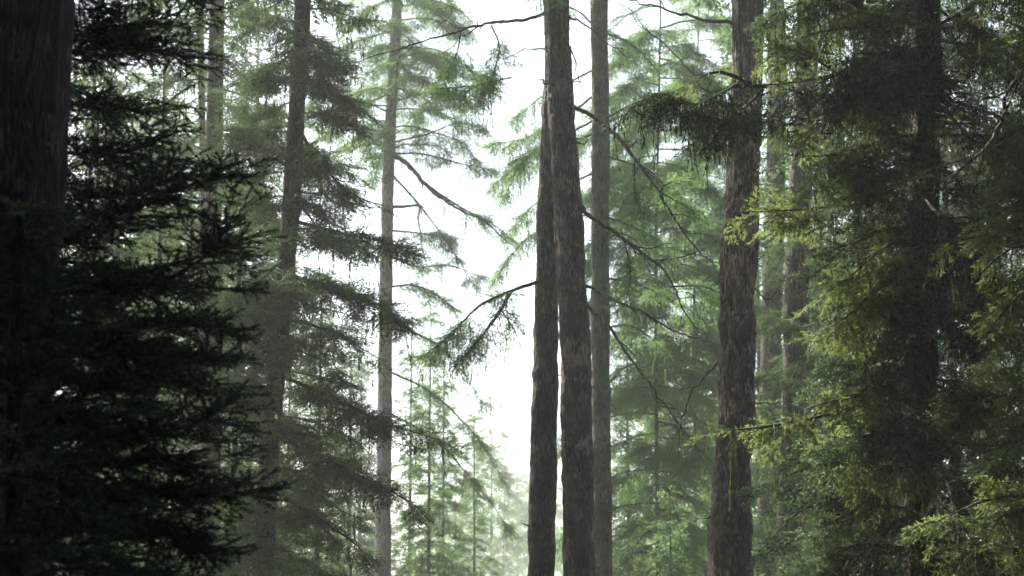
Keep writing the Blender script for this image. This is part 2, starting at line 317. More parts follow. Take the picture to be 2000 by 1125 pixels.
# ------------------------------------------------------------------ trunks
def trunk_mesh(name, C, rad, mat, amp=.018, nth=56, dz=.035, seed=1, buttress=True):
    """C: control points bottom to top, rad: radius at each; the bark is real relief"""
    C = np.asarray(C, float); L = np.linalg.norm(np.diff(C, axis=0), axis=1).sum(); n = int(L / dz); P = smooth(C, n)
    z = np.linspace(0, L, n); Lc = np.r_[0, np.cumsum(np.linalg.norm(np.diff(C, axis=0), axis=1))]; r = np.interp(z, Lc, rad)
    r = r * (1 + .04 * (vnoise(z * .7, z * 0, seed, 10**6) - .5) * 2)
    if buttress: r = r * (1 + .55 * np.exp(-z / .5))
    th = np.arange(nth) / nth; TH, Z = np.meshgrid(th, z)
    circ = 2 * math.pi * np.mean(r); kf = max(6, int(circ / .10))
    wv = (vnoise(TH * 5, Z * .9, seed + 3, 5) - .5) * 1.1
    x = TH * kf + wv
    a = vnoise(x, Z * 1.8, seed + 5, kf); b = vnoise(x * 2, Z * 4.5, seed + 6, kf * 2); c = vnoise(x * 4, Z * 13, seed + 8, kf * 4)
    rid = 1 - np.abs(a * 2 - 1); rid = np.clip(rid * .65 + b * .25 + c * .22, 0, 1.1)
    lump = (vnoise(TH * 3, Z * 1.3, seed + 11, 3) - .5) * .12 + (vnoise(TH * 9, Z * 6, seed + 12, 9) - .5) * .09 + np.maximum(0, vnoise(TH * 14, Z * 9, seed + 13, 14) - .8) * .22
    Rr = r[:, None] * (1 + lump) + amp * (rid - .6) * 2
    T = nrm(np.gradient(P, axis=0)); U = nrm(np.cross(T, A3(0, 1, 0))); W = np.cross(T, U)
    ang = TH * 2 * math.pi
    V = P[:, None] + Rr[..., None] * (U[:, None] * np.cos(ang)[..., None] + W[:, None] * np.sin(ang)[..., None])
    i = np.arange(n - 1)[:, None] * nth; j = np.arange(nth)[None]; j2 = (j + 1) % nth
    F = np.stack([i + j, i + nth + j, i + nth + j2, i + j2], -1).reshape(-1, 4)
    g = Geo(); g.add(V.reshape(-1, 3), F, 0, rid.ravel() / 1.1)
    return g.mesh(name, [mat], attr='ridge', smooth_mi=(0,), origin=C[0])

# ------------------------------------------------------------------ objects
def empty(name, loc, label, cat, group=None):
    o = bpy.data.objects.new(name, None); COL.objects.link(o); o.location = loc; o.empty_display_size = .3
    o['label'] = label; o['category'] = cat
    if group: o['group'] = group
    return o
def put(name, me, parent, root_loc, label=None):
    """a part whose mesh is in coordinates relative to the thing's base"""
    o = bpy.data.objects.new(name, me); COL.objects.link(o); o.parent = parent
    if label: o['label'] = label
    return o
def copy_thing(src, loc, rz, sc, label, group=None):
    r = src.copy(); COL.objects.link(r); r.location = loc; r.rotation_euler = (0, 0, rz); r.scale = (sc, sc, sc); r['label'] = label
    if group: r['group'] = group
    for ch in list(src.children):
        c = ch.copy(); COL.objects.link(c); c.parent = r
        for g_ in ch.children:
            d = g_.copy(); COL.objects.link(d); d.parent = c
    return r
def axis_from_px(pts, Y, top=26.0):
    """pts: (px, py) bottom to top along the trunk's axis; extended straight down to the ground and on up to the top"""
    q = [at(px, py, Y) for px, py in pts]
    d = nrm(q[min(1, len(q) - 1)] - q[0]); base = q[0] - d * (q[0][2] / d[2])
    d2 = nrm(q[-1] - q[-2]); d2 = nrm(d2 * .5 + A3(0, 0, .5)); tip = q[-1] + d2 * ((top - q[-1][2]) / d2[2])
    return [base] + q + [tip]
def radii(C, w0, w1, zref0, zref1):
    """radius by height: w0 at zref0, w1 at zref1, tapering on to the tip"""
    out = []
    ztop = C[-1][2]
    for p in C:
        if p[2] <= zref1: out.append(w0 + (w1 - w0) * (p[2] - zref0) / (zref1 - zref0))
        else: out.append(w1 * (1 - (p[2] - zref1) / (ztop - zref1)) + .02)
    return out
def pos_on(C, z):
    C = np.asarray(C); return A3(np.interp(z, C[:, 2], C[:, 0]), np.interp(z, C[:, 2], C[:, 1]), z)
def whorls(g, C, z0, z1, n, Lf, style, rise=.25, drop=.55, az=None, **kw):
    """n boughs round the axis C from height z0 to z1; Lf(s) gives their length"""
    for k in range(n):
        s = (k + rng.random()) / n; z = z0 + (z1 - z0) * s; a = k * 2.39996 + rng.normal(0, .3)
        if az is not None: a = rng.uniform(*az)
        L = Lf(s) * rng.uniform(.7, 1.15); b = pos_on(C, z); h = A3(math.cos(a), math.sin(a), 0)
        rs = rise * rng.uniform(.4, 1.4); dp = drop * rng.uniform(.6, 1.3)
        P = [b + h * (L * u) + A3(0, 0, L * (rs * u - dp * u * u)) + rng.normal(0, .03, 3) * L * u for u in (0, .25, .5, .75, 1)]
        bough(g, P, style, r0=.005 + .007 * L, **kw)
def px_path(pts): return [at(*p) for p in pts]

# ================================================================== THE PLACE
# ground: one sheet out to the horizon, gently uneven
n = 160; gx = np.sign(np.linspace(-1, 1, n)) * np.abs(np.linspace(-1, 1, n))**2.5 * 1800; X, Y = np.meshgrid(gx, gx)
Z = -.02 - (vnoise(X * .25 + 900, Y * .25 + 900, 5, 10**6) * .25) * np.clip(np.hypot(X, Y) / 5, 0, 1)
i = np.arange(n - 1)[:, None] * n; j = np.arange(n - 1)[None]
g = Geo(); g.add(np.stack([X, Y, Z], -1).reshape(-1, 3), np.stack([i + j, i + j + 1, i + n + j + 1, i + n + j], -1).reshape(-1, 4))
m, t, out = new_mat('forest_floor'); tc = t.nodes.new('ShaderNodeTexCoord'); no = t.nodes.new('ShaderNodeTexNoise'); no.inputs['Scale'].default_value = 1.1; no.inputs['Detail'].default_value = 8
cr = t.nodes.new('ShaderNodeValToRGB'); cr.color_ramp.elements[0].color = (.020, .028, .010, 1); cr.color_ramp.elements[1].color = (.075, .055, .035, 1); cr.color_ramp.elements[0].position = .42; cr.color_ramp.elements[1].position = .6
pb_ = t.nodes.new('ShaderNodeBsdfPrincipled'); pb_.inputs['Roughness'].default_value = .95
t.links.new(tc.outputs['Object'], no.inputs[0]); t.links.new(no.outputs[0], cr.inputs[0]); t.links.new(cr.outputs[0], pb_.inputs[0]); t.links.new(pb_.outputs[0], out.inputs[0])
gr = bpy.data.objects.new('ground', g.mesh('ground', [m], smooth_mi=(0,))); COL.objects.link(gr); gr['kind'] = 'structure'

def tree(name, label, cat, pts, Y, r0, r1, mat, top=26., amp=.018, seed=1, group=None, nth=56, dz=.035):
    """an Empty at the foot and a trunk; r0, r1: radius at the bottom and top edge of the photograph"""
    C = axis_from_px(pts, Y, top); zb = at(0, 1125, Y)[2]; zt = at(0, 0, Y)[2]
    root = empty(name, C[0], label, cat, group)
    put('trunk', trunk_mesh('trunk', C, radii(C, r0, r1, zb, zt), M[mat], amp=amp, seed=seed, nth=nth, dz=dz), root, C[0])
    return root, C
def crown(root, C, g, mat, name='crown', wood='twig', label=None):
    return put(name, g.mesh(name, [M[mat], M[wood]], origin=C[0]), root, C[0], label)
def limb(root, C, path, r0, twigs=6, tl=.5, name='branch', mat='twig', label=None):
    g = Geo(); snag(g, path, r0, twigs, tl, mi=0); return put(name, g.mesh(name, [M[mat]], smooth_mi=(0,), origin=C[0]), root, C[0], label)
def leafy(root, C, path, style, mat, label=None, moss=None, **kw):
    """a bough of its own: its wood and foliage, and the moss hanging from it as a sub-part"""
    g = Geo(); gm = Geo() if moss else None
    bough(g, path, style, gm=gm, **kw)
    o = put('bough', g.mesh('bough', [M[mat], M['twig']], origin=C[0]), root, C[0], label)
    if moss and gm.n: put('hanging_moss', gm.mesh('hanging_moss', [M[moss]], origin=C[0]), o, C[0])['kind'] = 'stuff'
    return o
def high_crown(root, C, z0, z1, n, L, mat='fir', style='shade'):
    g = Geo(); whorls(g, C, z0, z1, n, lambda s: L * (1 - s)**.7 + .4, style); return crown(root, C, g, mat)

# ---- the very dark trunk at the left edge
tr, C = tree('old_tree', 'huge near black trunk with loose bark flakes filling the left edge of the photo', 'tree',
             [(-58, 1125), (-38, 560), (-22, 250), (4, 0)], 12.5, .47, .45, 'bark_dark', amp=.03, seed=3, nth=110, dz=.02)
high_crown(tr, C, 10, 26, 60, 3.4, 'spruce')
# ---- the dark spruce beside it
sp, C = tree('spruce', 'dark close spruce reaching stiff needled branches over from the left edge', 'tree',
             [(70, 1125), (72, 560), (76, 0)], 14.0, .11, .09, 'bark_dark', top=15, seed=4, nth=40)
for pts in [
  [(75, 150, 14), (200, 60, 13.8), (300, 40, 13.6), (372, 12, 13.5)],
  [(75, 110, 14), (200, 95, 13.8), (300, 100, 13.6), (384, 112, 13.5)],
  [(75, 300, 14), (190, 300, 13.7), (260, 290, 13.5), (315, 262, 13.4)],
  [(75, 450, 14), (250, 405, 13.3), (360, 372, 13.0), (466, 332, 12.6)],
  [(75, 500, 14), (200, 440, 13.6), (300, 360, 13.4), (368, 318, 13.2)],
  [(75, 560, 14), (250, 545, 13.3), (380, 505, 13.0), (440, 482, 12.7)],
  [(330, 545, 13.2), (400, 500, 13), (440, 445, 12.9), (448, 410, 12.9)],
  [(75, 580, 14), (250, 560, 13.3), (380, 560, 12.9), (458, 562, 12.7)],
  [(75, 670, 14), (250, 640, 13.3), (380, 640, 12.9), (465, 646, 12.6)],
  [(75, 700, 14), (250, 690, 13.3), (350, 700, 12.9), (450, 700, 12.6)],
  [(75, 800, 14), (250, 745, 13.3), (370, 755, 12.9), (440, 770, 12.7)],
  [(75, 860, 14), (250, 835, 13.3), (380, 815, 12.9), (450, 790, 12.6)],
  [(75, 900, 14), (250, 900, 13.3), (360, 905, 12.9), (440, 885, 12.6)],
  [(75, 960, 14), (250, 960, 13.3), (380, 975, 12.9), (500, 955, 12.5)],
  [(75, 1030, 14), (250, 1030, 13.3), (360, 1060, 12.9), (430, 1100, 12.6)]]:
    leafy(sp, C, px_path(pts), 'near', 'spruce', r0=.016, spread=.50, t0=.08)
g = Geo()
whorls(g, C, 1.2, 4.35, 50, lambda s: 1.3 - .15 * s, 'near', rise=.15, drop=.22, spread=.42, dens=.75)
whorls(g, C, 4.3, 5.6, 12, lambda s: .62, 'near', rise=.1, drop=.3, spread=.35, dens=.8)
whorls(g, C, 5.5, 7.2, 22, lambda s: 1.15, 'near', rise=.1, drop=.3, spread=.45, dens=.8)
whorls(g, C, 7.2, 14.5, 30, lambda s: 1.5 * (1 - s) + .2, 'shade', rise=.1, drop=.3)
crown(sp, C, g, 'spruce')

ys, C = tree('young_spruce', 'small black spruce in front of the foot of the huge dark trunk', 'tree', [(25, 1125), (30, 700)], 10.2, .05, .02, 'bark_dark', top=4.0, seed=5, nth=24)
g = Geo(); whorls(g, C, .5, 3.9, 50, lambda s: 1.1 * (1 - s) + .1, 'near', rise=.3, drop=.25, spread=.24, dens=.9); crown(ys, C, g, 'spruce')

# ---- left middle distance
tr, C = tree('fir_tree', 'slim grey trunk standing just left of a thicker one behind the near spruce', 'tree', [(398, 700), (396, 300), (392, 0)], 47, .085, .075, 'bark', amp=.006, nth=28, dz=.08, seed=6)
g = Geo(); whorls(g, C, 7, 26, 60, lambda s: 2.2 * (1 - s) + .5, 'far', size=.8); crown(tr, C, g, 'fir')
tr, C = tree('fir_tree', 'grey hazy trunk between the near spruce and the darkest middle fir', 'tree', [(410, 1000), (414, 600), (419, 300), (424, 0)], 38, .20, .15, 'bark', amp=.012, nth=36, dz=.06, seed=7)
g = Geo()
whorls(g, C, 7.5, 14.5, 24, lambda s: 2.1, 'fir', dens=.65, rise=.15); whorls(g, C, 14.5, 26, 40, lambda s: 2.4 * (1 - s) + .4, 'shade')
crown(tr, C, g, 'fir')
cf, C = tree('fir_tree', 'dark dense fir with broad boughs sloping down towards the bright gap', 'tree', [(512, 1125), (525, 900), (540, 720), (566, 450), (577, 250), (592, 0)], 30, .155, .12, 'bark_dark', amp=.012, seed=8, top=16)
for pts in [
  [(577, 240, 30), (640, 330, 29.7), (700, 385, 29.5), (768, 408, 29.3)],
  [(580, 150, 30), (640, 170, 29.7), (700, 210, 29.6)],
  [(560, 430, 30), (680, 460, 29.7), (760, 478, 29.5), (815, 502, 29.3)],
  [(552, 540, 30), (650, 560, 29.5), (740, 598, 29.2), (795, 640, 29.1)],
  [(548, 620, 30), (650, 650, 30.3), (740, 700, 30.4)],
  [(540, 730, 30), (650, 775, 29.5), (760, 825, 29.2), (860, 858, 29)],
  [(535, 850, 30), (650, 905, 29.2), (760, 955, 28.8), (845, 1012, 28.6)],
  [(525, 950, 30), (620, 1010, 29.2), (740, 1095, 28.8)],
  [(575, 330, 30), (500, 290, 29.6), (445, 250, 29.4)],
  [(560, 500, 30), (500, 560, 29.3), (470, 620, 29)], [(570, 370, 30), (600, 420, 29), (645, 480, 28.4)], [(545, 640, 30), (505, 700, 29), (470, 790, 28.6)], [(562, 510, 30), (545, 580, 28.9), (520, 640, 28.5)],
  [(588, 50, 30), (610, 100, 29), (650, 150, 28.5)], [(586, 90, 30), (545, 125, 29), (485, 170, 28.6)], [(535, 800, 30), (560, 860, 28.8), (600, 920, 28.4)]]:
    leafy(cf, C, px_path(pts), 'fir', 'fir', r0=.03, spread=.70, dens=1.35, size=1.1)
g = Geo()
whorls(g, C, 2.0, 11.8, 44, lambda s: 1.75 - .5 * s, 'fir', rise=.05, drop=.35, dens=.75)
whorls(g, C, 11.8, 15.8, 26, lambda s: 1.3 * (1 - s) + .3, 'fir', drop=.3, dens=.8); crown(cf, C, g, 'fir')
# ---- the pale trunk in the bright gap
pt, C = tree('pale_tree', 'pale sunlit trunk with a broken stub standing alone in the white gap', 'tree', [(748, 1125), (751, 800), (754, 560), (758, 350), (766, 180), (776, 0)], 60, .24, .16, 'bark_misted', amp=.01, nth=36, dz=.08, seed=9)
limb(pt, C, px_path([(764, 405, 60), (795, 403, 59.8), (818, 403, 59.7), (817, 432, 59.7), (826, 500, 59.8)]), .055, 2, .5, label='broken stub with a dangling end')
limb(pt, C, px_path([(764, 300, 60), (800, 322, 59.6), (840, 365, 59), (890, 402, 58.5), (945, 432, 58), (1000, 480, 58)]), .085, 10, 1.5)
for pts in [[(764, 300, 60), (830, 305, 59.6), (900, 322, 59), (985, 338, 58.5)], [(840, 365, 59), (900, 405, 58.5), (970, 440, 58), (1040, 500, 58)],
            [(764, 450, 60), (830, 455, 59.6), (890, 462, 59.4)], [(764, 340, 60), (820, 400, 59.6), (880, 480, 59), (930, 560, 58.6)], [(764, 280, 60), (830, 262, 59.6), (900, 240, 59), (960, 250, 58.6)], [(762, 500, 60), (820, 520, 59.6), (880, 520, 59), (950, 545, 58.6)], [(768, 90, 60), (850, 110, 59.4), (930, 150, 59), (970, 190, 59)], [(768, 60, 60), (700, 80, 59.4), (640, 120, 59)], [(758, 560, 60), (820, 560, 59), (880, 600, 58.5), (900, 650, 58)], [(755, 640, 60), (830, 660, 59), (900, 720, 58.5), (950, 800, 58)], [(750, 720, 60), (850, 770, 59), (930, 850, 58.5), (990, 950, 58)], [(750, 800, 60), (850, 860, 59), (940, 960, 58.5), (1000, 1040, 58)], [(768, 180, 60), (700, 210, 59.5), (640, 240, 59)], [(768, 170, 60), (820, 190, 59.4), (850, 215, 59)]]:
    leafy(pt, C, px_path(pts), 'hemlock', 'hemlock', r0=.035, spread=1.1, dens=.55, size=1.3)
g = Geo(); whorls(g, C, 16.5, 22, 34, lambda s: 3.4 - s, 'hemlock', dens=.6, size=1.4, spread=1.0); whorls(g, C, 22, 27, 16, lambda s: 2.5 * (1 - s) + .5, 'far', dens=.8, size=.75); crown(pt, C, g, 'hemlock')

# ---- the twin trunks
tw, C = tree('fir_tree', 'left trunk of the leaning pair, partly behind its thicker twin', 'tree', [(1057, 1125), (1061, 950), (1066, 700), (1069, 560), (1073, 400), (1080, 200), (1084, 0)], 31.6, .215, .17, 'bark', amp=.022, seed=10)
for pts in [[(1055, 548, 31.5), (985, 572, 31.2), (930, 600, 31), (880, 655, 30.8), (820, 700, 30.6)], [(1000, 570, 31.3), (965, 625, 31), (915, 690, 30.8), (870, 730, 30.7)]]:
    leafy(tw, C, px_path(pts), 'hemlock', 'hemlock', r0=.03, spread=.66, dens=1.6, drape=.4)
leafy(tw, C, px_path([(975, 600, 31.2), (1000, 640, 31), (1022, 690, 31)]), 'hemlock', 'hemlock', r0=.012, spread=.3, dens=.7)
g = Geo(); whorls(g, C, 16, 25, 14, lambda s: 2.2 * (1 - s) + .4, 'shade'); crown(tw, C, g, 'fir'); C_tw = C
tr, C = tree('fir_tree', 'thicker bark furrowed twin trunk leaning left in the middle of the photo', 'tree', [(1132, 1125), (1128, 900), (1121, 640), (1112, 450), (1099, 280), (1090, 100), (1087, 0)], 31.0, .245, .195, 'bark_red', amp=.028, seed=11, nth=84, dz=.022)
for pts, r, tg in [
  ([(1080, 22, 31), (1020, 40, 30.7), (940, 48, 30.4), (850, 72, 30.2), (760, 100, 30), (690, 122, 30)], .032, 16),
  ([(1070, 97, 31), (1035, 97, 30.9), (1005, 104, 30.8), (978, 118, 30.7)], .016, 5),
  ([(1100, 20, 31), (1145, 55, 30.6), (1180, 85, 30.4), (1230, 115, 30.2)], .02, 6),
  ([(1108, 90, 31), (1124, 110, 30.8), (1128, 150, 30.8), (1142, 185, 30.8), (1155, 215, 31)], .014, 4),
  ([(1112, 205, 31), (1160, 228, 31), (1200, 262, 30.5), (1250, 330, 30.2), (1300, 400, 30), (1345, 470, 30), (1405, 542, 29.5)], .040, 12),
  ([(1125, 398, 31), (1190, 448, 30.7), (1250, 495, 30.4), (1295, 535, 30.2), (1330, 600, 30), (1365, 650, 30)], .040, 10),
  ([(1130, 552, 31), (1200, 585, 30.7), (1270, 630, 30.4), (1340, 662, 30), (1405, 674, 29.5)], .032, 5),
  ([(1135, 585, 31), (1190, 640, 30.7), (1235, 700, 30.4), (1290, 780, 30.2), (1340, 845, 30), (1392, 906, 30)], .030, 3)]:
    limb(tr, C, px_path(pts), r, tg, .55)
for pts in [[(960, 50, 30.4), (975, 90, 30.3), (960, 150, 30.2), (930, 200, 30.2)], [(900, 65, 30.3), (890, 110, 30.2), (860, 160, 30.1)], [(1000, 150, 30.3), (930, 165, 30.2), (850, 172, 30)], [(1085, 5, 31), (1060, -20, 30.5), (1020, -10, 30)]]:
    leafy(tr, C, px_path(pts), 'hemlock', 'hemlock', r0=.012, spread=.55, dens=1.9, size=.9)
for pts in [[(1280, 370, 30), (1330, 400, 30), (1380, 420, 30)], [(1240, 320, 30.2), (1240, 380, 30), (1260, 430, 30)], [(1290, 390, 30), (1300, 360, 30), (1380, 340, 30)], [(1310, 560, 30), (1370, 560, 30), (1420, 580, 30)], [(1220, 470, 30.4), (1230, 530, 30.3), (1220, 590, 30)], [(1270, 510, 30.2), (1330, 500, 30), (1390, 480, 30)]]:
    leafy(tr, C, px_path(pts), 'hemlock', 'hemlock', r0=.012, spread=.5, dens=1.0)
g = Geo(); whorls(g, C, 16, 25, 14, lambda s: 2.2 * (1 - s) + .4, 'shade'); crown(tr, C, g, 'fir')
# ---- broken stubs of lost boughs, on the trunks one sees closest
def stubs(root, C, z0, z1, rad, k, mat='bark'):
    for _ in range(k):
        z = rng.uniform(z0, z1); a = rng.uniform(-math.pi, .15); b = pos_on(C, z); h = A3(math.cos(a), math.sin(a), rng.uniform(-.3, .4)); l = rng.uniform(.08, .32)
        limb(root, C, [b + h * rad * .8, b + h * (rad + l * .5) + rng.normal(0, .01, 3), b + h * (rad + l) + rng.normal(0, .03, 3)], rng.uniform(.012, .028), 1, .15, name='broken_stub', mat=mat)
stubs(tr, C, 3, 11.5, .21, 14); stubs(tw, C_tw, 3, 9, .19, 8)
# ---- mossy trunk right behind them
tr, C = tree('mossy_tree', 'straight moss covered trunk directly right of the twin trunks', 'tree', [(1176, 1125), (1174, 900), (1172, 600), (1173, 300), (1170, 0)], 42, .215, .185, 'bark_moss', amp=.014, seed=12, nth=40, dz=.05)
for pts in [[(1172, 255, 44), (1060, 290, 44), (1000, 330, 44), (950, 372, 44)], [(1172, 330, 44), (1060, 385, 44), (990, 450, 44)], [(1172, 410, 44), (1060, 450, 44), (1000, 500, 44), (955, 570, 44)], [(1172, 130, 44), (1060, 190, 44), (1000, 240, 44)], [(1172, 60, 42), (1240, 90, 41.5), (1300, 150, 41)], [(1172, 300, 42), (1250, 330, 41.5), (1330, 380, 41)], [(1175, 640, 42), (1240, 640, 42.5), (1300, 690, 43)], [(1172, 420, 42), (1230, 440, 41.5), (1290, 470, 41.3)],
            [(1170, 60, 42), (1130, 20, 42.5), (1080, 5, 43)], [(1175, 540, 42), (1260, 560, 42.5), (1360, 610, 43)], [(1170, 230, 42), (1040, 300, 43), (985, 390, 43.5)], [(1170, 180, 42), (1050, 260, 43), (960, 280, 43.5)]]:
    leafy(tr, C, px_path(pts), 'hemlock', 'hemlock', r0=.025, spread=.9, dens=1.0, drape=.7)
g = Geo(); whorls(g, C, 17, 26, 20, lambda s: 2.6 * (1 - s) + .5, 'shade'); crown(tr, C, g, 'hemlock')
# ---- the red brown trunk on the right
tr, C = tree('pine_tree', 'thick red brown furrowed trunk crossed by mossy boughs', 'tree', [(1424, 1125), (1432, 900), (1440, 700), (1443, 500), (1451, 300), (1460, 0)], 26, .265, .205, 'bark_red', amp=.036, seed=13, nth=120, dz=.016)
for pts, r in [([(1460, 235, 26), (1400, 200, 26.4), (1330, 120, 27), (1260, 60, 27.4), (1210, -5, 28)], .016), ([(1430, 45, 26), (1370, 38, 26.3), (1300, 14, 26.6), (1215, 0, 27)], .03), ([(1435, 150, 26), (1390, 140, 26.2), (1360, 145, 26.3)], .018),
               ([(1410, 700, 26), (1360, 745, 26.3), (1335, 800, 26.5), (1330, 890, 26.6)], .02), ([(1470, 560, 26), (1500, 590, 25.8), (1540, 540, 25.6), (1590, 520, 25.5)], .012)]:
    limb(tr, C, px_path(pts), r, 6, .4)
g = Geo(); whorls(g, C, 15, 26, 26, lambda s: 2.6 * (1 - s) + .5, 'shade'); crown(tr, C, g, 'fir')
stubs(tr, C, 2.5, 10, .235, 16)
# ---- hemlocks filling the middle right
for k, (px, Y, lab, z0, n, L, dn) in enumerate([
   (1285, 52, 'light green hemlock hanging between the twin trunks and the red brown trunk', 3, 84, 2.6, .95),
   (1360, 64, 'paler hemlock close left of the red brown trunk, behind the light green one', 3, 80, 2.6, .75)]):
    tr, C = tree('hemlock', lab, 'tree', [(px, 1125), (px - 4, 560), (px + 5, 0)], Y, .06, .02, 'bark_moss', amp=.008, nth=28, dz=.1, seed=20 + k, top=24)
    g = Geo(); whorls(g, C, z0, 18, n, lambda s: L * (1.1 - .3 * s), 'hemlock', dens=dn, size=1.5, spread=1.0, rise=.1, drop=.6)
    whorls(g, C, 18, 24, n // 5, lambda s: L * (1 - s) + .4, 'hemlock', dens=dn * .6, size=1.5, spread=1.0); crown(tr, C, g, 'hemlock')
# ---- trunks behind on the right
tr, C = tree('fir_tree', 'dim straight trunk seen through the mossy boughs right of the red brown trunk', 'tree', [(1545, 1125), (1553, 700), (1562, 400), (1576, 100)], 40, .27, .22, 'bark', amp=.014, nth=44, dz=.06, seed=14)
g = Geo(); whorls(g, C, 3, 10, 30, lambda s: 1.3, 'fir', dens=.7); whorls(g, C, 15, 26, 20, lambda s: 2.4 * (1 - s) + .5, 'shade'); crown(tr, C, g, 'fir')
tr, C = tree('fir_tree', 'faint misty trunk squeezed between the red brown trunk and the dim straight one', 'tree', [(1500, 1125), (1505, 700), (1514, 400), (1518, 100)], 58, .32, .27, 'bark', amp=.014, nth=36, dz=.08, seed=15)
g = Geo(); whorls(g, C, 3, 8.5, 30, lambda s: 2.2, 'far', size=.8, dens=1.2); whorls(g, C, 12, 26, 36, lambda s: 3 * (1 - s) + .5, 'shade'); crown(tr, C, g, 'hemlock')

